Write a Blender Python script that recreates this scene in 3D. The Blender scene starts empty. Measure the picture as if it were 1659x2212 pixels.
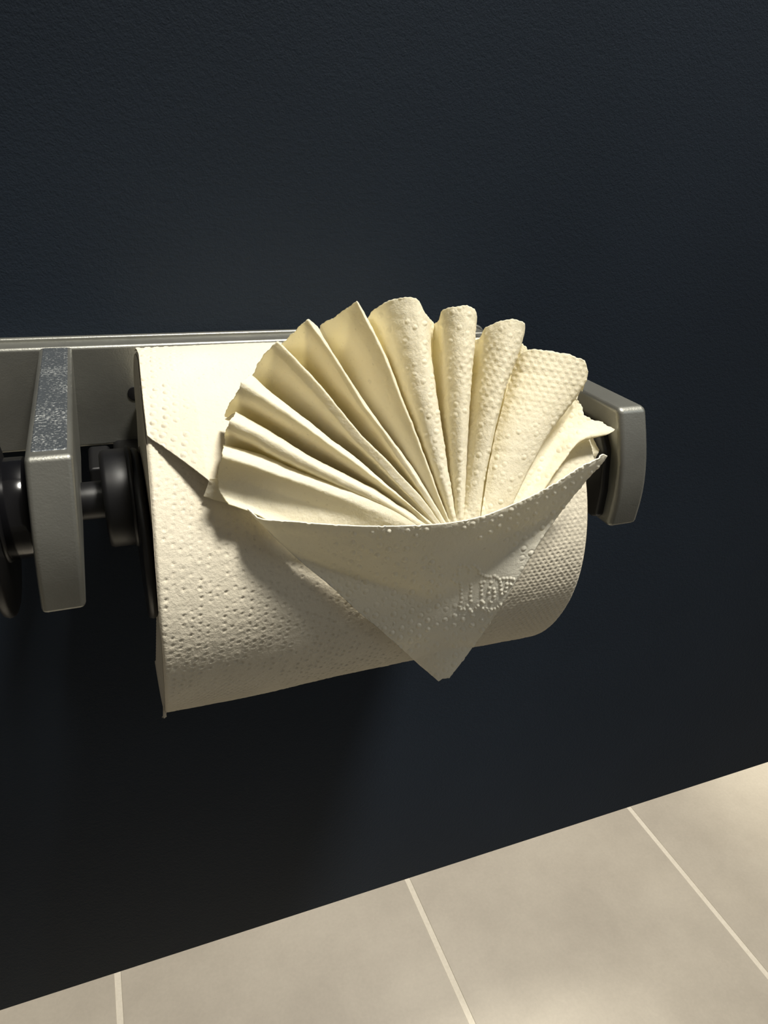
import bpy, math
import numpy as np
from mathutils import Matrix

rng = np.random.default_rng(7)
S = 0.206                       # metres per survey unit (camera to partition face = 1 unit)
CAM_H = 3.45 * S                # lens height above the floor

# ------------------------------------------------------------------ camera
F, CX, CY = 1538.3, 829.5, 1106.0
vx = np.array([4119.5, -524.0, F]); vx /= np.linalg.norm(vx)
vy = np.array([-679.5, -826.0, F]); vy -= vx * (vx @ vy); vy /= np.linalg.norm(vy)
vz = np.cross(vx, vy)
M = np.array([vx, vy, vz])      # world = M @ camera ray (image x right, image y down, forward)
cam_d = bpy.data.cameras.new('camera')
cam = bpy.data.objects.new('camera', cam_d)
bpy.context.scene.collection.objects.link(cam)
R3 = Matrix(((M[0, 0], -M[0, 1], -M[0, 2]), (M[1, 0], -M[1, 1], -M[1, 2]), (M[2, 0], -M[2, 1], -M[2, 2])))
cam.matrix_world = Matrix.Translation((0, 0, CAM_H)) @ R3.to_4x4()
cam_d.sensor_fit = 'HORIZONTAL'; cam_d.sensor_width = 36.0; cam_d.lens = 36.0 * F / 1659.0
cam_d.clip_start = 0.01
bpy.context.scene.camera = cam

# ------------------------------------------------------------------ world, lights, exposure
sc = bpy.context.scene
w = bpy.data.worlds.new('world'); sc.world = w; w.use_nodes = True
bg = w.node_tree.nodes['Background']
bg.inputs[0].default_value = (1.0, 0.93, 0.83, 1); bg.inputs[1].default_value = 0.17

def area(name, loc, target, sx, sy, power, col):
    l = bpy.data.lights.new(name, 'AREA'); l.shape = 'RECTANGLE'; l.size = sx; l.size_y = sy
    l.energy = power; l.color = col
    o = bpy.data.objects.new(name, l); sc.collection.objects.link(o)
    o.location = loc
    d = np.array(target, float) - np.array(loc, float)
    from mathutils import Vector
    o.rotation_euler = Vector(d).to_track_quat('-Z', 'Y').to_euler()
    return o

def downlight(name, loc, target, power, deg, soft, col):
    l = bpy.data.lights.new(name, 'SPOT'); l.energy = power; l.color = col
    l.spot_size = math.radians(deg); l.spot_blend = 1.0; l.shadow_soft_size = soft
    o = bpy.data.objects.new(name, l); sc.collection.objects.link(o); o.location = loc
    from mathutils import Vector
    o.rotation_euler = (Vector(target) - Vector(loc)).to_track_quat('-Z', 'Y').to_euler()
downlight('ceiling_downlight', (0.50, -0.27, 2.42), (0.08, 0.14, 0.70), 290.0, 25, .17, (1.0, 0.96, 0.87))
area('ceiling_lamp_far', (0.75, 0.95, 2.42), (0.75, 0.95, 0.0), 0.5, 0.5, 54.0, (1.0, 0.93, 0.84))
area('cool_fill_side', (2.3, -1.3, 2.0), (0.3, 0.2, 0.9), 0.8, 0.8, 6.0, (0.72, 0.86, 1.0))  # added cool fill to lighten the panel's right side; no lamp known there

downlight('aisle_downlight', (1.02, .50, 2.42), (1.0, .42, 0), 190.0, 20, .04, (1.0, .94, .80))

sc.view_settings.view_transform = 'Standard'
sc.view_settings.look = 'None'
sc.view_settings.gamma = 1.0
sc.view_settings.use_curve_mapping = False
sc.view_settings.exposure = 0.0

# ------------------------------------------------------------------ helpers
def ray(u, v):
    u = np.asarray(u, float); v = np.asarray(v, float)
    d = np.stack([u - CX, v - CY, np.full(u.shape, F)], -1)
    return d @ M.T
def at(u, v, y):
    """point on the sight line of the survey photo at distance y in front of the lens (units)"""
    r = ray(u, v)
    return r * (np.asarray(y, float) / r[..., 1])[..., None]
def world(P):
    P = np.asarray(P, float) * S
    P = P.copy(); P[..., 2] += CAM_H
    return P

def link(o, parent=None):
    sc.collection.objects.link(o)
    if parent is not None: o.parent = parent
    return o
def tag(o, label=None, cat=None, group=None, kind=None):
    if label: o['label'] = label
    if cat: o['category'] = cat
    if group: o['group'] = group
    if kind: o['kind'] = kind
    return o
def empty(name, loc):
    o = bpy.data.objects.new(name, None); o.empty_display_size = 0.02; o.location = loc
    return link(o)
def mesh_obj(name, V, Fc, mat, parent=None, smooth=True, uv=None):
    """V in world metres; child meshes are stored relative to the parent's base"""
    V = np.asarray(V, float)
    if parent is not None: V = V - np.array(parent['base'] if 'base' in parent else (0, 0, 0))
    me = bpy.data.meshes.new(name)
    me.from_pydata(V.tolist(), [], Fc.tolist() if hasattr(Fc, 'tolist') else Fc)
    me.polygons.foreach_set('use_smooth', [smooth] * len(me.polygons))
    if mat: me.materials.append(mat)
    if uv is not None:
        l = me.uv_layers.new(name='UVMap')
        idx = np.empty(len(me.loops), int); me.loops.foreach_get('vertex_index', idx)
        l.data.foreach_set('uv', np.asarray(uv, float)[idx].ravel())
    me.update()
    return link(bpy.data.objects.new(name, me), parent)
def grid_faces(n, m, wrap=False):
    i = np.arange(n - 1)[:, None]; j = np.arange(m - (0 if wrap else 1))[None, :]
    a = i * m + j; b = i * m + (j + 1) % m
    return np.stack([a, b, b + m, a + m], -1).reshape(-1, 4)
def solidify(o, t):
    m = o.modifiers.new('thickness', 'SOLIDIFY'); m.thickness = t; m.offset = 0
    return o
def bevel(o, wd, seg=3, ang=35):
    m = o.modifiers.new('bevel', 'BEVEL'); m.width = wd; m.segments = seg
    m.limit_method = 'ANGLE'; m.angle_limit = math.radians(ang); m.harden_normals = True
    return o
def resample(P, n):
    """smooth curve through control points, n samples"""
    P = np.asarray(P, float)
    d = np.r_[0, np.cumsum(np.linalg.norm(np.diff(P[:, :2], axis=0), axis=1))]; d /= d[-1]
    t = np.linspace(0, 1, n)
    # monotone-ish cubic (finite difference tangents)
    m = np.gradient(P, d, axis=0)
    k = np.clip(np.searchsorted(d, t, side='right') - 1, 0, len(d) - 2)
    h = (d[k + 1] - d[k])[:, None]; x = ((t - d[k])[:, None]) / h
    return ((2*x**3 - 3*x**2 + 1) * P[k] + (x**3 - 2*x**2 + x) * h * m[k]
            + (-2*x**3 + 3*x**2) * P[k + 1] + (x**3 - x**2) * h * m[k + 1])
def normals(P):
    a = np.gradient(P, axis=0); b = np.gradient(P, axis=1)
    n = np.cross(a, b); n /= np.linalg.norm(n, axis=-1, keepdims=True) + 1e-12
    s = np.sign((n * -P).sum(-1, keepdims=True)); s[s == 0] = 1
    # keep one consistent side over the sheet: the one that mostly faces the room
    return n * (1 if s.mean() >= 0 else -1)
_ns = [(rng.normal(size=2), rng.uniform(0, 6.28)) for _ in range(24)]
def wob(a, b, scale, k0=0, n=8):
    o = 0
    for (k, ph) in _ns[k0:k0 + n]: o = o + np.sin((a * k[0] + b * k[1]) / scale + ph)
    return o / n ** .5
def hsh(i, j, k=0):
    x = np.sin(i * 127.1 + j * 311.7 + k * 74.7) * 43758.5453
    return x - np.floor(x)
def emboss(a, b, raised=True, dense=None, amount=1.0):
    """quilting of the tissue: a, b in millimetres on the sheet; returns height in mm"""
    a2 = a + .35 * wob(a, b, 7, 0); b2 = b + .35 * wob(a, b, 7, 8)
    # loose rings on a slanted hexagonal lattice
    c, s = math.cos(.42), math.sin(.42)
    p = a2 * c + b2 * s; q = -a2 * s + b2 * c
    P = 1.95; row = np.round(q / (P * .80)); off = (row % 2) * .5
    col = np.round(p / P - off)
    jx = (hsh(row, col, 1) - .5) * .7; jy = (hsh(row, col, 2) - .5) * .7
    dx = p - (col + off) * P - jx * .5; dy = q - row * P * .80 - jy * .5
    r = np.hypot(dx, dy)
    keep = (hsh(row, col, 3) < .72 + .25 * wob(a, b, 9, 4)) * (.45 + .55 * hsh(row, col, 4))
    dome = np.clip(1 - (r / .50) ** 2, 0, 1) ** 1.3
    ringh = np.exp(-((r - .56) / .16) ** 2)
    big = keep * (dome - .35 * ringh)
    # tight small knots in patches
    P2 = 1.45; r2 = np.round(b2 / .98); c2 = np.round(a2 / P2 - (r2 % 2) * .5)
    dd = np.hypot((a2 - (c2 + (r2 % 2) * .5) * P2) / 1.15, b2 - r2 * .98)
    small = np.clip(1 - (dd / .42) ** 2, 0, 1) ** 1.2
    mk = np.clip((wob(a, b, 8.5, 12) - .25) * 2.5, 0, 1) if dense is None else dense
    h = big * (1 - mk) + .85 * small * mk
    fib = .018 * wob(a, b, .42, 2, 10) + .018 * np.abs(wob(a, b, .9, 7, 10)) + .030 * wob(a, b, 1.9, 9, 10)
    return amount * (.20 * h * (1 if raised else -1)) + fib

# ------------------------------------------------------------------ materials
def nodes(name):
    m = bpy.data.materials.new(name); m.use_nodes = True
    nt = m.node_tree; nt.nodes.clear()
    out = nt.nodes.new('ShaderNodeOutputMaterial')
    return m, nt, out
def N(nt, t, **kw):
    n = nt.nodes.new(t)
    for k, v in kw.items():
        if k in n.inputs: n.inputs[k].default_value = v
        else: setattr(n, k, v)
    return n
def noise_mix(nt, scale, c1, c2, detail=4, lo=.35, hi=.65, rough=.55):
    tc = N(nt, 'ShaderNodeTexCoord')
    n = N(nt, 'ShaderNodeTexNoise', Scale=scale, Detail=detail, Roughness=rough)
    nt.links.new(tc.outputs['Object'], n.inputs['Vector'])
    r = N(nt, 'ShaderNodeValToRGB')
    r.color_ramp.elements[0].position = lo; r.color_ramp.elements[1].position = hi
    r.color_ramp.elements[0].color = (*c1, 1); r.color_ramp.elements[1].color = (*c2, 1)
    nt.links.new(n.outputs[0], r.inputs[0])
    return tc, n, r
def bump(nt, tc, layers, dist, strength=1.0):
    """layers: list of (scale, weight, detail)"""
    prev = None
    for s, wgt, det in layers:
        n = N(nt, 'ShaderNodeTexNoise', Scale=s, Detail=det, Roughness=.6)
        nt.links.new(tc.outputs['Object'], n.inputs['Vector'])
        b = N(nt, 'ShaderNodeBump', Strength=strength, Distance=dist * wgt)
        nt.links.new(n.outputs[0], b.inputs['Height'])
        if prev: nt.links.new(prev.outputs[0], b.inputs['Normal'])
        prev = b
    return prev

def make_paper(name, transl):
    m, nt, out = nodes(name)
    c1, c2 = ((.88, .842, .71), (.92, .888, .765)) if transl else ((.64, .585, .465), (.69, .635, .51))  # one paper; the opaque roll copy is darkened to paint in its shade
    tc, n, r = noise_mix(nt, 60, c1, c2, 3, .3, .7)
    b = bump(nt, tc, [(1900, 1.4, 3), (650, 1.8, 3)], .0001, .8)
    p = N(nt, 'ShaderNodeBsdfPrincipled', Roughness=.85)
    p.inputs['Specular IOR Level'].default_value = .15
    fl = N(nt, 'ShaderNodeTexNoise', Scale=1100, Detail=2, Roughness=.5); nt.links.new(tc.outputs['Object'], fl.inputs['Vector'])
    fm = N(nt, 'ShaderNodeMapRange'); fm.inputs[1].default_value = .66; fm.inputs[2].default_value = .78; fm.inputs[3].default_value = 1.0; fm.inputs[4].default_value = .78
    nt.links.new(fl.outputs[0], fm.inputs[0])
    fs = N(nt, 'ShaderNodeVectorMath', operation='SCALE'); nt.links.new(r.outputs[0], fs.inputs[0]); nt.links.new(fm.outputs[0], fs.inputs['Scale'])
    nt.links.new(fs.outputs[0], p.inputs['Base Color']); nt.links.new(b.outputs[0], p.inputs['Normal'])
    if transl > 0:
        t = N(nt, 'ShaderNodeBsdfTranslucent'); t.inputs[0].default_value = (.98, .905, .63, 1)
        mx = N(nt, 'ShaderNodeMixShader'); mx.inputs[0].default_value = transl
        nt.links.new(p.outputs[0], mx.inputs[1]); nt.links.new(t.outputs[0], mx.inputs[2])
        nt.links.new(mx.outputs[0], out.inputs[0])
    else:
        nt.links.new(p.outputs[0], out.inputs[0])
    return m
M_SHEET = make_paper('thin tissue', .40)
M_ROLL = make_paper('shade-toned wound tissue', 0)
M_DOUBLE = make_paper('doubled tissue', .18)

def make_plain(name, c1, c2, scale, rough, metal=0, layers=((900, 1, 2),), dist=.0001, strength=.4, spec=.5):
    m, nt, out = nodes(name)
    tc, n, r = noise_mix(nt, scale, c1, c2)
    b = bump(nt, tc, layers, dist, strength)
    p = N(nt, 'ShaderNodeBsdfPrincipled', Roughness=rough, Metallic=metal)
    p.inputs['Specular IOR Level'].default_value = spec
    nt.links.new(r.outputs[0], p.inputs['Base Color']); nt.links.new(b.outputs[0], p.inputs['Normal'])
    nt.links.new(p.outputs[0], out.inputs[0])
    return m
M_PANEL = make_plain('dark laminate', (.013, .0185, .0275), (.0155, .022, .0325), 8, .5,
                     layers=((900, 1.4, 2), (2600, 1.0, 1)), dist=.00012, strength=.6, spec=.12)
M_METAL = make_plain('satin cast metal', (.22, .22, .20), (.29, .29, .26), 40, .42, .8,
                     layers=((600, 1.0, 3), (2500, .8, 1)), dist=.00010, strength=.35)
M_BLACK = make_plain('black plastic', (.003, .003, .004), (.005, .005, .006), 30, .42, 0,
                     layers=((300, .5, 1),), dist=.00005, strength=.3)
M_BLACK2 = make_plain('black gloss plastic', (.003, .003, .004), (.005, .005, .006), 30, .14, 0,
                      layers=((120, .5, 1),), dist=.00005, strength=.2)
M_CARD = make_plain('grey board', (.30, .25, .18), (.36, .30, .22), 200, .9)
M_GROUT = make_plain('pale grout', (.74, .69, .57), (.80, .75, .63), 300, .9, dist=.0003)
def make_tile():
    m, nt, out = nodes('stone look porcelain')
    tc, n, r = noise_mix(nt, 7, (.41, .37, .30), (.54, .495, .405), 7, .32, .70, .62)
    n2 = N(nt, 'ShaderNodeTexNoise', Scale=300, Detail=2)
    nt.links.new(tc.outputs['Object'], n2.inputs['Vector'])
    mr = N(nt, 'ShaderNodeMapRange'); mr.inputs[3].default_value = .93; mr.inputs[4].default_value = 1.07
    nt.links.new(n2.outputs[0], mr.inputs[0])
    mu = N(nt, 'ShaderNodeVectorMath', operation='SCALE')
    nt.links.new(r.outputs[0], mu.inputs[0]); nt.links.new(mr.outputs[0], mu.inputs['Scale'])
    b = bump(nt, tc, [(400, 1, 2)], .0002, .3)
    p = N(nt, 'ShaderNodeBsdfPrincipled', Roughness=.55)
    nt.links.new(mu.outputs[0], p.inputs['Base Color']); nt.links.new(b.outputs[0], p.inputs['Normal'])
    nt.links.new(p.outputs[0], out.inputs[0])
    return m
M_TILE = make_tile()
def make_fleck():
    m, nt, out = nodes('cast top with painted sparkle')
    tc = N(nt, 'ShaderNodeTexCoord')
    n = N(nt, 'ShaderNodeTexNoise', Scale=1500, Detail=3, Roughness=.7)
    n2 = N(nt, 'ShaderNodeTexNoise', Scale=90, Detail=2)
    nt.links.new(tc.outputs['Object'], n.inputs['Vector']); nt.links.new(tc.outputs['Object'], n2.inputs['Vector'])
    ad = N(nt, 'ShaderNodeMath', operation='MULTIPLY_ADD'); ad.inputs[1].default_value = .35
    nt.links.new(n2.outputs[0], ad.inputs[0]); nt.links.new(n.outputs[0], ad.inputs[2])
    r = N(nt, 'ShaderNodeValToRGB')
    e = r.color_ramp.elements; e[0].position = .70; e[0].color = (.075, .085, .095, 1); e[1].position = .92; e[1].color = (.62, .64, .62, 1)  # sparkle painted as bright flecks, the wall's reflection as a dark bluish base
    nt.links.new(ad.outputs[0], r.inputs[0])
    b = bump(nt, tc, [(1500, 1.5, 3)], .0001, .8)
    p = N(nt, 'ShaderNodeBsdfPrincipled', Roughness=.5, Metallic=.5)
    nt.links.new(r.outputs[0], p.inputs['Base Color']); nt.links.new(b.outputs[0], p.inputs['Normal'])
    nt.links.new(p.outputs[0], out.inputs[0])
    return m
M_FLECK = make_fleck()
M_STEEL = make_plain('brushed steel', (.20, .20, .20), (.26, .26, .26), 40, .35, .9)

# ------------------------------------------------------------------ the setting
def box(x0, x1, y0, y1, z0, z1):
    V = [(x, y, z) for x in (x0, x1) for y in (y0, y1) for z in (z0, z1)]
    Fc = [(0, 1, 3, 2), (4, 6, 7, 5), (0, 4, 5, 1), (2, 3, 7, 6), (0, 2, 6, 4), (1, 5, 7, 3)]
    return V, Fc
BOT = CAM_H - 1.5645 * S
V, Fc = box(-1.6, 2.6, S, S + .013, BOT, 2.15)
wall = mesh_obj('wall_back', V, Fc, M_PANEL, smooth=False); bevel(wall, .0007, 2)
tag(wall, 'dark blue-black partition panel that ends above the tiled floor', None, kind='structure')
wall['category'] = 'wall'

V, Fc = box(-2.4, 3.6, -2.0, 3.0, -.05, -.0003)
floor = mesh_obj('floor', V, Fc, M_GROUT, smooth=False)
tag(floor, 'grey-beige stone-look tiled floor with pale joints seen below the dark partition', 'floor', kind='structure')
GX = [wx for wx in np.arange(-7, 11)]
gx0 = -.2545 * S; pitch = 1.4555 * S; g = .0056
tm = None
for i in range(-5, 9):
    for j in range(-2, 3):
        x0 = gx0 + i * pitch; y0 = .118 + j * .602
        V, Fc = box(0, pitch - g, 0, .602 - g, -.008, .0002)
        V2 = [(a + g / 2, b_ + g / 2, c_) for a, b_, c_ in V]
        if tm is None:
            t0 = mesh_obj('tile', V2, Fc, M_TILE, smooth=False); tm = t0
            bevel(t0, .0006, 2); t0.parent = floor; t0.location = (x0, y0, 0); continue
        c = tm.copy(); sc.collection.objects.link(c); c.parent = floor; c.location = (x0, y0, 0)

# assumed partition foot added past the right edge, for the dark blur and shadow
foot = empty('added_partition_leg', (.668, S + .03, 0)); foot['base'] = (.668, S + .03, 0)
tag(foot, 'added dark steel partition leg on the tiles past the right edge, for a dark blur', 'leg')
def lathe(prof, cx, cy, n=40):
    a = np.linspace(0, 2 * np.pi, n, endpoint=False)
    V = np.array([[(cx + r * np.cos(t), cy + r * np.sin(t), z) for t in a] for r, z in prof]).reshape(-1, 3)
    return V, grid_faces(len(prof), n, True)
V, Fc = lathe([(.0001, .006), (.030, .006), (.034, .004), (.035, .0003), (.0001, .0003)], .668, S + .03)
mesh_obj('foot_plate', V, Fc, M_STEEL, foot)
V, Fc = lathe([(.0001, .005), (.010, .005), (.010, BOT), (.0001, BOT)], .668, S + .03)
mesh_obj('post', V, Fc, M_STEEL, foot)
V, Fc = box(.655, .681, S + .0132, S + .022, BOT - .002, BOT + .05)
mesh_obj('bracket', V, Fc, M_STEEL, foot, smooth=False)

# ------------------------------------------------------------------ the holder
ZT, ZB = -.2395, -.385
holder = empty('paper_holder', tuple(world((.24, 1.0, -.31)))); holder['base'] = tuple(world((.24, 1.0, -.31)))
tag(holder, 'grey satin metal double toilet paper holder screwed to the dark partition', 'paper holder')
def prism_x(poly, x0, x1, bv=.0012, name='', mat=None, parent=None, shear=0):
    """closed y,z outline extruded along x (units); shear moves x with depth below the top"""
    poly = np.array(poly); n = len(poly)
    A = np.c_[x0(poly) if callable(x0) else np.full(n, x0), poly]
    B = np.c_[x1(poly) if callable(x1) else np.full(n, x1), poly]
    V = world(np.r_[A, B])
    Fc = [tuple(range(n)), tuple(range(2 * n - 1, n - 1, -1))] + [(i, i + n, (i + 1) % n + n, (i + 1) % n) for i in range(n)]
    o = mesh_obj(name, V, Fc, mat, parent, smooth=True); bevel(o, bv, 3, 25)
    return o
# arm side outline: flat top, bowed front, underside rising back to the plate
arm = [(.958, ZT), (.600, ZT)] + [(.600 - .018 * math.sin(math.pi * k / 10 * .80) , ZT + (ZB - ZT) * k / 10) for k in range(1, 10)] \
    + [(.5885, ZB), (.70, ZB + .002), (.80, ZB + .004), (.88, ZB + .002), (.958, ZB - .005)]
left = lambda x, k: (lambda p: x + k * (ZT - p[:, 1]))
prism_x(arm, left(-.0665, -.050), left(-.0290, -.055), .0010, 'arm', M_METAL, holder)['label'] = 'centre arm with speckled top'
prism_x(arm, left(.5265, .085), left(.5655, .10), .0014, 'arm', M_METAL, holder)['label'] = 'outer arm at the right end'
V, Fc = box(-.0622, -.0334, .612, .952, ZT - .004, ZT + .0009)
o = mesh_obj('textured_top', world(V), Fc, M_FLECK, holder, smooth=False); bevel(o, .0004, 2); o['label'] = 'speckled top face of the centre arm, sparkle and dark reflection painted in'
pad = [(.945, -.266), (.618, -.266), (.603, -.29), (.599, -.34), (.602, -.374), (.612, -.380), (.945, -.382)]
prism_x(pad, left(.5175, .085), left(.530, .085), .0008, 'socket_cover', M_BLACK, holder)
# back plate with a lower edge above the roller sockets
def rounded(x0, x1, z0, z1, r, n=6):
    P = []
    for cx, cz, a0 in ((x1 - r, z1 - r, 0), (x0 + r, z1 - r, 90), (x0 + r, z0 + r, 180), (x1 - r, z0 + r, 270)):
        for k in range(n + 1):
            a = math.radians(a0 + 90 * k / n); P.append((cx + r * math.cos(a), cz + r * math.sin(a)))
    return np.array(P)
def slab_y(P, y0, y1, name, mat, parent, bv=.001):
    n = len(P)
    V = world(np.r_[np.c_[P[:, 0], np.full(n, y0), P[:, 1]], np.c_[P[:, 0], np.full(n, y1), P[:, 1]]])
    Fc = [tuple(range(n)), tuple(range(2 * n - 1, n - 1, -1))] + [(i, i + n, (i + 1) % n + n, (i + 1) % n) for i in range(n)]
    o = mesh_obj(name, V, Fc, mat, parent); bevel(o, bv, 2, 40)
    return o
slab_y(rounded(-.66, .568, -.374, ZT, .018), .957, .992, 'back_plate', M_METAL, holder, .0010)
slab_y(rounded(-.665, .573, -.379, ZT + .004, .02), .990, .9999, 'wall_flange', M_METAL, holder, .0006)
def disc_x(x0, x1, cy, cz, r, name, mat, parent, ri=0, n=72, bv=.0006):
    a = np.linspace(0, 2 * np.pi, n, endpoint=False)
    b = bv / S
    prof = [(x0, max(ri, .0001)), (x0, r - b), (x0 + b * .3, r - b * .3), (x0 + b, r), (x1 - b, r), (x1 - b * .3, r - b * .3), (x1, r - b), (x1, max(ri, .0001))]
    V = np.array([[(x, cy + q * np.cos(t), cz + q * np.sin(t)) for t in a] for x, q in prof]).reshape(-1, 3)
    return mesh_obj(name, world(V), grid_faces(len(prof), n, True), mat, parent)
def disc_y(y0, y1, cx, cz, r, name, mat, parent, n=32):
    a = np.linspace(0, 2 * np.pi, n, endpoint=False)
    prof = [(y0, .0001), (y0, r * .9), (y0 + .0001, r), (y1 + .002, r)]
    V = np.array([[(cx + q * np.cos(t), y, cz + q * np.sin(t)) for t in a] for y, q in prof]).reshape(-1, 3)
    return mesh_obj(name, world(V), grid_faces(len(prof), n, True), mat, parent)
p = at(292, 850, .957)
disc_y(.9560, .9566, p[0], p[2], .0095, 'screw_hole', M_BLACK, holder)

YC, ZC, RR = .775, -.415, .2055
SC = (.775, -.366)
def roller(sgn, xm, ym=SC[0]):
    """black spring roller: sgn +1 to the right of the centre arm"""
    X = lambda x: xm + sgn * x
    def d(a, b, cy, cz, r, nm, mat, par, **k): return disc_x(min(X(a), X(b)), max(X(a), X(b)), cy, cz, r, nm, mat, par, **k)
    core = d(.006, .050, ym, SC[1], .021, 'spindle', M_BLACK, holder)
    core2 = d(.035, .068, ym, SC[1], .055, 'hub', M_BLACK if sgn > 0 else M_BLACK2, holder, bv=.0012)
    core2 = d(.062, .0685, ym, SC[1], .0575, 'hub_lip', M_BLACK, holder)
    d(.0665, .0775, YC if sgn > 0 else ym, ZC + (.0 if sgn > 0 else .03), .100, 'flange', M_BLACK, holder, bv=.001)
roller(+1, -.048); roller(-1, -.048)
o = slab_y(rounded(-.0275, .0, -.412, -.372, .006), .88, .957, 'socket', M_BLACK, holder, .0008)
o = slab_y(rounded(.004, .040, -.420, -.366, .008), .85, .957, 'socket', M_BLACK, holder, .0008)
disc_x(.060, .5275, SC[0], SC[1], .016, 'axle', M_BLACK, holder)

# ------------------------------------------------------------------ the roll
roll = empty('toilet_paper_roll', tuple(world((.26, YC, ZC - RR)))); roll['base'] = tuple(world((.26, YC, ZC - RR)))
tag(roll, 'cream embossed toilet paper roll with its end folded into a pleated fan and pocket', 'toilet paper')

def cyl_hit(u, v, r=RR):
    """distance y at which the sight line meets the roll (inf when it misses)"""
    d = ray(u, v); d = d / d[..., 1:2]
    a = 1 + d[..., 2] ** 2; b = -2 * (YC + d[..., 2] * ZC); c = YC ** 2 + ZC ** 2 - r ** 2
    D = b * b - 4 * a * c
    y = np.where(D > 0, (-b - np.sqrt(np.maximum(D, 0))) / (2 * a), np.inf)
    return np.where(d[..., 0] * y > .51, np.inf, y)
# left rim of the roll, from the survey: x as a function of the angle
ls = np.array([(299, 775), (304, 830), (309, 880), (318, 960), (326, 1060), (335, 1200), (345, 1340), (353, 1450), (356, 1500)], float)
yh = cyl_hit(ls[:, 0], ls[:, 1]); ph_s = []; xs_s = []
for (u, v), y in zip(ls, yh):
    if not np.isfinite(y): continue
    q = at(u, v, y); ph_s.append(math.atan2(q[2] - ZC, YC - q[1])); xs_s.append(q[0])
o_ = np.argsort(ph_s); ph_s = np.array(ph_s)[o_]; xs_s = np.array(xs_s)[o_]
print('left rim', np.degrees(ph_s).round(1), xs_s.round(4))
def xl(phi): return np.interp(phi, ph_s, xs_s)
XR = .497
fine = np.radians(np.linspace(-95, 125, 560)); coarse = np.radians(np.linspace(125, 265, 60)[1:-1])
PH = np.r_[fine, coarse]
nx = 340
tt = np.linspace(0, 1, nx)
T, A = np.meshgrid(tt, PH)
XL = xl(A)
X = XL + (XR - XL) * T
amm = X / 1 * S * 1000; bmm = A * RR * S * 1000
dense = np.clip(1.6 - np.hypot((amm - 16) / 11, (bmm + 30) / 11), 0, 1) + np.clip(1.6 - np.hypot((amm - 94) / 10, (bmm + 8) / 22), 0, 1)
h = emboss(amm, bmm, raised=False, dense=np.clip(dense, 0, 1), amount=1.35) / 1000 / S
edge = np.minimum(T, 1 - T) * (XR - .03) * S * 1000
rnd = np.where(edge < .7, -(1 - np.sqrt(np.clip(1 - (1 - edge / .7) ** 2, 0, 1))) * .55, 0) / 1000 / S
lf = .0016 * wob(amm, bmm, 26, 3, 6) + .0007 * wob(amm, bmm, 9, 11, 6)
r = RR + h * np.clip(edge / 1.0, 0, 1) + rnd + lf
P = np.stack([X, YC - r * np.cos(A), ZC + r * np.sin(A)], -1)
body_V = P.reshape(-1, 3); FB = grid_faces(len(PH), nx)
FB = np.r_[FB, np.stack([(len(PH) - 1) * nx + np.arange(nx - 1), (len(PH) - 1) * nx + np.arange(1, nx), np.arange(1, nx), np.arange(nx - 1)], -1)]
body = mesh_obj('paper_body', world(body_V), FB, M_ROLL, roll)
def end_face(name, left):
    rr = np.linspace(RR - .0026, .101, 40)
    V = []
    for k, q in enumerate(rr):
        f_ = (RR - q) / (RR - .101)
        x0 = (xl(PH) * (1 - f_) + .031 * f_) if left else np.full(len(PH), XR)
        x0 = x0 + (1 if left else -1) * (.0004 * (k % 2) + (0.0005 if k else -.0006))
        q2 = q + lf[:, 0 if left else -1] * (1 - f_)
        V.append(np.c_[x0, YC - q2 * np.cos(PH), ZC + q2 * np.sin(PH)])
    V = np.array(V).reshape(-1, 3)
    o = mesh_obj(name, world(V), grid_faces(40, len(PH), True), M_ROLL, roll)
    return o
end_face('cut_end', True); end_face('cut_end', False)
a = np.linspace(0, 2 * np.pi, 96, endpoint=False)
V = np.array([[(x, YC - q * np.cos(t), ZC + q * np.sin(t)) for t in a] for x, q in ((.031, .1005), (XR - .002, .1005), (XR - .002, .094), (.031, .094), (.031, .1005))]).reshape(-1, 3)
core = mesh_obj('cardboard_core', world(V), grid_faces(5, 96, True), M_CARD, roll, uv=None)

def sheet(name, U, Vv, Y, amount=1.0, raised=True, extra=None, thick=.00022, dense=None, parent=None, ang=0.0, mat=None):
    P = at(U, Vv, Y)
    nrm = normals(P)
    a_ = (U * math.cos(ang) + Vv * math.sin(ang)) / 11.6; b_ = (-U * math.sin(ang) + Vv * math.cos(ang)) / 11.6
    h = emboss(a_, b_, raised, dense, amount)
    if extra is not None: h = h + extra
    P = P + nrm * (h / 1000 / S)[..., None]
    n, m = U.shape
    Fc = grid_faces(n, m)
    o = mesh_obj(name, world(P.reshape(-1, 3)), Fc, mat or M_SHEET, parent or roll)
    solidify(o, thick)
    return o
def smin(a, b, k=.004):
    b = np.where(np.isfinite(b), b, 9.0)
    h = np.clip(.5 + .5 * (b - a) / k, 0, 1)
    return b * (1 - h) + a * h - k * h * (1 - h)

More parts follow.
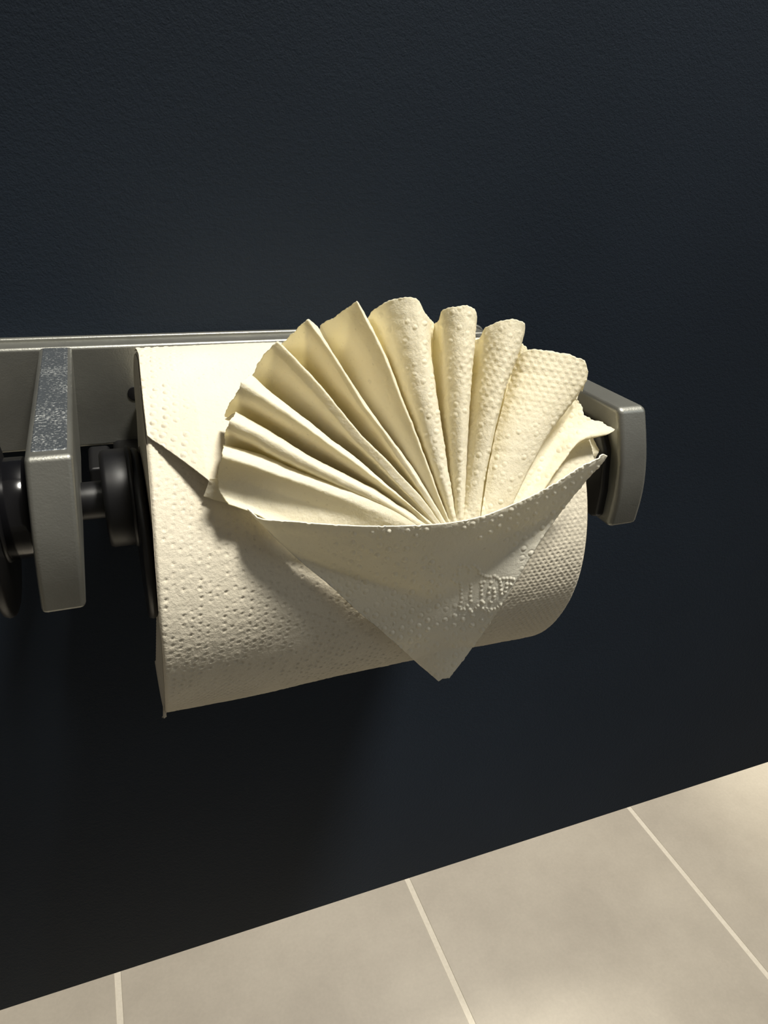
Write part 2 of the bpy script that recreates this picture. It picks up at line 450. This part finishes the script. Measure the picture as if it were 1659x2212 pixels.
# ---- the top layer coming over the roll, its slanted free edge lifting towards the fan
pc = at(452, 1037, .602); pl_ = at(324, 946, cyl_hit(np.array(324.), np.array(946.)))
phl = math.atan2(pl_[2] - ZC, YC - pl_[1])
xc, phc = pc[0], math.atan2(pc[2] - ZC, YC - pc[1]); rc = math.hypot(pc[2] - ZC, YC - pc[1])
print('diag', pl_, math.degrees(phl), pc, math.degrees(phc), rc)
ns, nt_ = 260, 300
sv, tv = np.meshgrid(np.linspace(0, 1, ns), np.linspace(0, 1, nt_))
xe = .20
ph_top = math.radians(112)
x0_ = xl(np.full_like(sv, phl)) + .0006
Xs = x0_ + (xe - x0_) * sv
fr = (Xs - x0_) / (xc - x0_)
plow = phl + (phc - phl) * np.minimum(fr, 1.05)
PHs = ph_top + (plow - ph_top) * tv
Xs = np.maximum(Xs + (xl(PHs) - x0_) * (1 - sv) , 0) + .0006
lift = (rc - RR) * np.clip(np.where(fr < 1, fr, 1 - (fr - 1) * .8), .1, 1) ** 1.1 * tv ** 3.2
Rs = RR + .0026 + lift + .0016 * wob(Xs * S * 1000, PHs * RR * S * 1000, 26, 3, 6)
am, bm = Xs * S * 1000, PHs * RR * S * 1000
fade = np.clip(1.2 - fr, 0.12, 1)
Rs = Rs + emboss(am * .8, bm * .8, True, np.zeros_like(am), 1.7) * fade / 1000 / S
P = np.stack([Xs, YC - Rs * np.cos(PHs), ZC + Rs * np.sin(PHs)], -1)
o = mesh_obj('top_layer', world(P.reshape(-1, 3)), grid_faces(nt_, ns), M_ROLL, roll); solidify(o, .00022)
o['label'] = 'loose top layer with a slanted free edge'

# ---- little turned corner beside the fan
def patch(name, L, Rt, yl, yr, n=60, m=60, **k):
    A_ = resample(L, n); B_ = resample(Rt, n)
    s = np.linspace(0, 1, m)[None, :]
    U = A_[:, :1] * (1 - s) + B_[:, :1] * s; V_ = A_[:, 1:2] * (1 - s) + B_[:, 1:2] * s
    t = np.linspace(0, 1, n)[:, None]
    Y = (yl[0] * (1 - t) + yl[1] * t) * (1 - s) + (yr[0] * (1 - t) + yr[1] * t) * s
    Y = smin(Y, cyl_hit(U, V_) - .0015, .002)
    return sheet(name, U, V_, Y, **k)
patch('folded_corner', [(453, 1034), (447, 1052), (440, 1071)], [(520, 1030), (540, 1070), (560, 1105)], (.600, .602), (.590, .584), amount=.2)
patch('folded_corner', [(440, 1071), (470, 1081), (500, 1087), (540, 1101), (575, 1128)], [(480, 1048), (510, 1064), (545, 1082), (590, 1104), (640, 1128)], (.603, .596), (.596, .588), amount=.25)

# ---- the fan
YR = .556          # depth at the root, inside the pocket
LEAN = .004
# controls from left to right: (depth behind the front of the pleat, path from the tip to the root)
R1b = [(481, 984), (540, 1003), (610, 1028), (680, 1052), (760, 1082), (830, 1110), (885, 1136)]
R1t = [(483, 962), (565, 985), (637, 1015), (709, 1041), (782, 1063), (840, 1085), (893, 1116), (912, 1136)]
R2b = [(491, 924), (507, 932), (550, 952), (579, 970), (623, 993), (666, 1014), (709, 1035), (782, 1068), (845, 1098), (905, 1136)]
R2t = [(510, 892), (550, 915), (599, 944), (660, 982), (709, 1008), (767, 1037), (825, 1069), (871, 1101), (922, 1136)]
R3b = [(512, 850), (550, 869), (594, 895), (623, 912), (666, 937), (709, 967), (767, 1008), (840, 1060), (890, 1098), (930, 1136)]
R3m = [(523, 826), (560, 850), (610, 884), (660, 920), (709, 957), (767, 999), (835, 1052), (888, 1094), (934, 1136)]
R3t = [(538, 811), (550, 820), (582, 848), (623, 880), (666, 912), (709, 947), (767, 990), (825, 1040), (883, 1089), (938, 1136)]
R4b = [(585, 750), (618, 784), (660, 828), (712, 886), (770, 954), (815, 997), (860, 1044), (905, 1090), (946, 1136)]
R4t = [(598, 738), (613, 752), (632, 772), (674, 816), (724, 875), (782, 944), (825, 987), (868, 1032), (905, 1072), (952, 1134)]
R5b = [(655, 697), (688, 738), (718, 782), (774, 872), (817, 927), (860, 990), (900, 1046), (957, 1134)]
R5t = [(665, 690), (697, 736), (728, 782), (757, 828), (783, 872), (825, 927), (868, 986), (900, 1036), (930, 1080), (962, 1134)]
R6t = [(770, 650), (790, 689), (814, 736), (840, 794), (863, 857), (883, 904), (900, 947), (920, 1000), (940, 1055), (958, 1100), (972, 1134)]
R7e = [(917, 676), (921, 720), (926, 770), (934, 816), (944, 879), (955, 945), (964, 1000), (973, 1055), (985, 1134)]
R8e = [(1024, 668), (1021, 735), (1014, 816), (1009, 900), (1006, 960), (1003, 1040), (998, 1134)]
R9e = [(1129, 696), (1118, 745), (1109, 774), (1095, 816), (1074, 893), (1060, 956), (1044, 1033), (1030, 1134)]
R11e = [(1269, 800), (1259, 826), (1240, 856), (1200, 910), (1165, 966), (1137, 1019), (1109, 1078), (1085, 1134)]
def sh(path, dx, dy, tip=None):
    q = [list(p) for p in path]
    for k, p in enumerate(q):
        f_ = 1 - k / (len(q) - 1); p[0] += dx * (.3 + .7 * f_); p[1] += dy * (.3 + .7 * f_)
    if tip: q[0] = list(tip)
    return q
D = .050
PLEATS = [
 # (emboss amount, [ (delta, path), ... ])
 (.15, [(.014, [(494, 1089), (540, 1106), (600, 1132), (740, 1156), (900, 1164)]),
        (.018, [(474, 1062), (550, 1092), (650, 1124), (780, 1147), (890, 1158)]),
        (.016, [(470, 1030), (560, 1052), (660, 1085), (770, 1118), (880, 1148)]),
        (.006, [(474, 1004), (545, 1021), (620, 1047), (700, 1075), (780, 1104), (882, 1144)]),
        (.000, R1b), (.004, [(482, 973), (553, 994), (624, 1022), (695, 1046), (770, 1072), (838, 1100), (905, 1138)]), (.014, R1t), (.045, sh(R1t, 3, 9))]),
 (.15, [(.045, sh(R1t, 3, 9)), (.022, [(486, 938), (550, 968), (620, 1003), (700, 1040), (780, 1075), (850, 1105), (908, 1137)]), (.004, R2b), (.0, [(499, 907), (560, 937), (610, 965), (660, 994), (709, 1020), (767, 1048), (830, 1082), (914, 1136)]),
        (.012, R2t), (.050, sh(R2t, -5, 10, (487, 905)))]),
 (.15, [(.050, sh(R2t, -5, 10, (484, 899))), (.030, [(496, 872), (560, 902), (640, 948), (709, 988), (770, 1026), (840, 1072), (926, 1136)]), (.006, R3b), (.0, R3m), (.010, R3t), (.052, sh(R3t, 2, 12))]),
 (.12, [(.052, sh(R3t, 2, 12)), (.030, [(560, 782), (610, 826), (660, 872), (720, 926), (780, 978), (840, 1032), (900, 1090), (942, 1136)]), (.005, R4b), (.0, R4t), (.055, sh(R4t, 4, 12))]),
 (.12, [(.055, sh(R4t, 4, 12)), (.030, [(633, 720), (668, 770), (720, 838), (780, 908), (830, 968), (880, 1030), (953, 1134)]), (.004, R5b), (.0, R5t),
        (.022, [(686, 706), (712, 752), (742, 800), (790, 874), (832, 932), (880, 996), (965, 1134)]), (.056, sh(R5t, 3, 14, (693, 733)))]),
 (.30, [(.056, sh(R5t, 3, 14, (694, 728))), (.050, [(693, 701), (735, 778), (780, 858), (830, 930), (885, 1008), (966, 1134)]), (.032, [(720, 687), (756, 760), (800, 842), (850, 928), (900, 1020), (968, 1134)]),
        (.010, [(752, 664), (780, 725), (820, 800), (860, 890), (905, 990), (970, 1134)]), (.0, R6t), (.052, sh(R6t, 10, 14, (790, 692)))]),
 (.75, [(.052, sh(R6t, 10, 14, (792, 690))), (.034, [(806, 671), (835, 760), (868, 850), (905, 945), (945, 1050), (978, 1134)]), (.014, [(838, 651), (858, 745), (884, 840), (915, 940), (950, 1045), (980, 1134)]),
        (.003, [(872, 642), (885, 740), (905, 840), (928, 940), (957, 1045), (982, 1134)]), (.0, [(898, 643), (908, 740), (922, 840), (940, 940), (962, 1045), (983, 1134)]),
        (.008, R7e), (.050, [(937, 699), (936, 770), (941, 840), (952, 920), (966, 1010), (987, 1134)])]),
 (.65, [(.050, [(937, 699), (936, 770), (941, 840), (952, 920), (966, 1010), (987, 1134)]), (.034, [(948, 693), (951, 770), (956, 850), (964, 930), (974, 1020), (989, 1134)]),
       (.016, [(956, 670), (962, 760), (968, 850), (974, 930), (982, 1020), (991, 1134)]), (.004, [(980, 662), (983, 750), (985, 840), (987, 930), (990, 1020), (993, 1134)]),
       (.0, [(1010, 660), (1008, 750), (1003, 840), (1000, 930), (998, 1020), (995, 1134)]), (.006, R8e), (.052, sh(R8e, 3, 4, (1025, 735)))]),
 (.65, [(.052, sh(R8e, 3, 4, (1025, 735))), (.038, [(1036, 731), (1030, 810), (1023, 890), (1015, 980), (1008, 1060), (1002, 1134)]), (.020, [(1048, 708), (1044, 790), (1036, 875), (1026, 970), (1016, 1055), (1008, 1134)]),
       (.006, [(1078, 694), (1070, 780), (1055, 870), (1040, 965), (1026, 1055), (1014, 1134)]), (.0, [(1110, 690), (1095, 775), (1076, 865), (1055, 960), (1036, 1050), (1022, 1134)]), (.006, R9e),
       (.050, sh(R9e, 4, 6, (1116, 775)))]),
 (.3, [(.050, sh(R9e, 4, 6, (1114, 772))), (.056, [(1117, 744), (1108, 800), (1090, 870), (1066, 970), (1036, 1134)]), (.050, [(1128, 743), (1114, 810), (1096, 880), (1070, 980), (1040, 1134)]), (.046, [(1142, 757), (1124, 820), (1104, 890), (1078, 985), (1044, 1134)])]),
 (.7, [(.034, [(1114, 772), (1104, 815), (1086, 880), (1064, 970), (1036, 1134)]), (.020, [(1140, 756), (1122, 820), (1098, 900), (1072, 1000), (1044, 1134)]), (.010, [(1172, 757), (1148, 825), (1118, 905), (1084, 1005), (1052, 1134)]),
        (.004, [(1205, 761), (1174, 835), (1136, 915), (1096, 1010), (1060, 1134)]), (.0, [(1240, 769), (1204, 845), (1156, 930), (1108, 1025), (1070, 1134)]), (.001, [(1262, 780), (1228, 845), (1175, 930), (1122, 1030), (1078, 1134)]),
        (.004, R11e), (.024, sh(R11e, 0, 10, (1258, 845)))]),
 (.7, [(.036, sh(R11e, -6, 6, (1236, 852))), (.034, [(1254, 874), (1225, 905), (1180, 975), (1140, 1050), (1095, 1134)]), (.028, [(1265, 899), (1235, 925), (1190, 990), (1148, 1058), (1102, 1134)]), (.020, [(1302, 913), (1246, 938), (1200, 998), (1156, 1064), (1108, 1134)]),
       (.014, [(1327, 929), (1256, 947), (1208, 1004), (1162, 1068), (1112, 1134)]), (.014, [(1304, 940), (1254, 953), (1210, 1006), (1166, 1070), (1116, 1134)]), (.020, [(1287, 942), (1246, 962), (1208, 1006), (1168, 1072), (1118, 1134)])]),
 (.5, [(.050, [(1262, 925), (1225, 975), (1190, 1030), (1155, 1075), (1118, 1134)]), (.044, [(1287, 940), (1240, 985), (1204, 1030), (1165, 1075), (1125, 1134)]), (.036, [(1297, 963), (1250, 1005), (1210, 1045), (1172, 1085), (1132, 1134)]),
       (.030, [(1285, 992), (1245, 1022), (1210, 1055), (1176, 1090), (1140, 1134)]), (.030, [(1262, 1025), (1235, 1045), (1205, 1070), (1178, 1098), (1150, 1134)])]),
]
NT = 190
LAB = {0: 'lowest pleat, wide and hollow', 5: 'tall pointed pleat', 6: 'tallest rounded pleat with raised dots', 9: 'small pleat tip behind its neighbours', 10: 'broad flat dotted pleat', 11: 'pleat with a torn ragged point', 12: 'short pleat behind the torn one'}
for pi_, (am_, ctr) in enumerate(PLEATS):
    C = []
    for dlt, path in ctr:
        c_ = resample(np.array(path, float), NT)[::-1]              # root -> tip
        t = np.linspace(0, 1, NT)
        y = YR + .070 * np.clip((1134 - c_[:, 1]) / 490, 0, 1) + dlt * np.clip(t * 1.15, 0, 1) ** .8
        C.append(np.c_[c_, y])
    C = np.array(C)                                               # controls x NT x 3
    d = np.r_[0, np.cumsum(np.maximum(np.hypot(*(np.diff(C[:, -1, :2], axis=0)).T), np.abs(np.diff(C[:, -1, 2])) * 1300) + 3)]; d /= d[-1]
    nS = int(np.clip(len(ctr) * 24, 70, 190))
    s = np.linspace(0, 1, nS)
    m_ = np.gradient(C, d, axis=0) * (.35 if pi_ in (3, 4, 5) else .8)
    k = np.clip(np.searchsorted(d, s, side='right') - 1, 0, len(d) - 2)
    hh = (d[k + 1] - d[k])[:, None, None]; x = ((s - d[k]) / (d[k + 1] - d[k]))[:, None, None]
    G = ((2*x**3 - 3*x**2 + 1) * C[k] + (x**3 - 2*x**2 + x) * hh * m_[k] + (-2*x**3 + 3*x**2) * C[k + 1] + (x**3 - x**2) * hh * m_[k + 1])
    U, V_, Y = G[..., 0], G[..., 1], G[..., 2]
    t = np.linspace(0, 1, NT)[None, :]
    # the torn perforation along the rim and the soft scallops of the creases
    jag = (1.3 * wob(s[:, None] * 60 + pi_ * 9, 0 * s[:, None], 1.0, 2, 8)) * np.clip((t - .93) / .07, 0, 1)
    if pi_ == 11: jag = jag * 1.3
    du, dv = np.gradient(U, axis=1), np.gradient(V_, axis=1); L_ = np.hypot(du, dv) + 1e-6
    U = U + du / L_ * jag; V_ = V_ + dv / L_ * jag
    scl = .45 * wob(t * 70 + pi_ * 5, s[:, None] * 2, 1.6, 5, 6) * np.clip(t * 4, 0, 1)
    U = U - dv / L_ * scl; V_ = V_ + du / L_ * scl
    Y = smin(Y, cyl_hit(U, V_) - .0035)
    o = sheet('pleat', U, V_, Y, amount=am_, raised=True, dense=(None if pi_ != 10 else np.clip(t * 2.2 - .9, 0, 1) * np.ones_like(U)), ang=.2, thick=.00020)
    if pi_ in LAB: o['label'] = LAB[pi_]

# ---- the pocket
n, m = 330, 420
Lc = resample([(533, 1097), (545, 1112), (562, 1128), (593, 1160), (656, 1217), (704, 1256), (752, 1301), (814, 1354), (900, 1430), (947, 1471)], n)
Rc = resample([(1311, 984), (1304, 996), (1288, 1013), (1270, 1033), (1250, 1057), (1222, 1092), (1195, 1128), (1172, 1160), (1145, 1203), (1121, 1243), (1098, 1282), (1060, 1342), (1017, 1403), (970, 1464)], n)
Tc = resample([(533, 1097), (560, 1119), (600, 1124), (640, 1127), (700, 1132), (762, 1135), (860, 1136), (910, 1134), (980, 1128), (1050, 1112), (1100, 1093), (1160, 1065), (1220, 1030), (1262, 1003), (1290, 990), (1303, 981), (1311, 984)], m)
Bc = resample([(947, 1471), (957, 1465), (963, 1464), (970, 1464)], m)
t = np.linspace(0, 1, n)[:, None, None]; s = np.linspace(0, 1, m)[None, :, None]
L_, R_, T_, B_ = Lc[:, None], Rc[:, None], Tc[None], Bc[None]
G = L_ * (1 - s) + R_ * s + (1 - t) * (T_ - (Lc[0] * (1 - s) + Rc[0] * s)) + t * (B_ - (Lc[-1] * (1 - s) + Rc[-1] * s))
U, V_ = G[..., 0], G[..., 1]
s = s[..., 0]; t = t[..., 0]
ytop = .578 - .046 * np.sin(np.pi * s ** .9) ** .75 - .018 * s
Y = ytop + (.618 - ytop) * t ** 1.25
crease = 946 - 22 * (1 - t)
Y = Y + (np.sqrt(((U - crease) / 60) ** 2 + .05) - .22) * .0045 * np.clip((t - .15) * 3, 0, 1) * np.exp(-((U - crease) / 190) ** 2)
# rolled lip on the right spike
Y = smin(Y, cyl_hit(U, V_) - .0075)
Y = Y + .0012 * wob(U / 90, V_ / 90, 1.0, 6, 6)
def dots(pts, org, sc_, r, hgt):
    e = np.zeros_like(U)
    for a_, b_ in pts:
        e += hgt * np.clip(1 - ((U - (org[0] + a_ / sc_)) ** 2 + (V_ - (org[1] + b_ / sc_)) ** 2) / r ** 2, 0, 1) ** 1.1
    return e
LET = [(310, 240), (360, 235), (410, 255), (440, 292), (432, 332), (490, 243), (530, 266), (558, 300), (560, 338), (295, 300), (297, 350), (242, 368), (222, 428),
       (265, 460), (318, 466), (325, 510), (330, 560), (330, 612), (335, 662), (325, 716), (308, 768), (320, 802), (370, 800), (412, 758), (440, 808), (462, 835),
       (452, 488), (455, 530), (450, 580), (446, 640), (455, 700), (520, 790), (545, 760), (580, 464), (620, 455), (590, 510), (588, 570), (590, 620), (596, 700), (610, 720),
       (630, 376), (590, 360), (660, 385), (700, 390), (755, 378), (790, 400), (820, 424), (870, 412), (912, 410), (962, 410), (1000, 422), (712, 462), (690, 530),
       (745, 545), (755, 590), (745, 640), (710, 710), (680, 600), (835, 462), (835, 500), (840, 560), (850, 610), (915, 480), (965, 486), (905, 530), (890, 580),
       (600, 790), (660, 792), (712, 806), (760, 800), (800, 775), (832, 744), (640, 820), (690, 832)]
ext = dots(LET, (940, 1180), 5.925, 4.0, .24)
blank = np.clip(((U - 1045) / 85) ** 2 + ((V_ - 1250) / 75) ** 2 - .7, 0, 1)     # smooth ground around the lettering
blank2 = np.clip((np.abs(U - 960) + np.abs(V_ - 1170) - 40) / 40, .15, 1)
mask = np.clip(blank * blank2 * (.75 + .35 * wob(U / 60, V_ / 60, 1, 3, 6)), 0, 1)
P = at(U, V_, Y); nr = normals(P)
hgt = emboss(U / 11.6 + .2 * V_ / 11.6, V_ / 11.6, True, np.zeros_like(U), 1.6) * mask + ext + .018 * wob(U / 11.6, V_ / 11.6, .5, 2, 10)
P = P + nr * (hgt / 1000 / S)[..., None]
o = mesh_obj('pocket', world(P.reshape(-1, 3)), grid_faces(n, m), M_DOUBLE, roll); solidify(o, .00024)
o['label'] = 'folded triangular pocket with raised dots and dotted lettering'

# ---- torn shred at the lower left corner of the roll
c0 = np.array([(360, 1527), (363, 1535), (358, 1541), (359, 1548), (354, 1552), (349, 1550), (352, 1546), (353, 1536), (352, 1524)], float)
yy = np.array([.640, .640, .640, .637, .636, .638, .640, .643, .645])
A_ = at(c0[:, 0], c0[:, 1], yy); A2 = at(c0[:, 0] + 1, c0[:, 1], yy + .004)
V = world(np.r_[A_, A2]); k = len(c0)
Fc = [tuple(range(k)), tuple(range(2 * k - 1, k - 1, -1))] + [(i, i + k, (i + 1) % k + k, (i + 1) % k) for i in range(k)]
mesh_obj('torn_shred', V, Fc, M_ROLL, roll)
for o in (roll, holder, foot):
    del o['base']
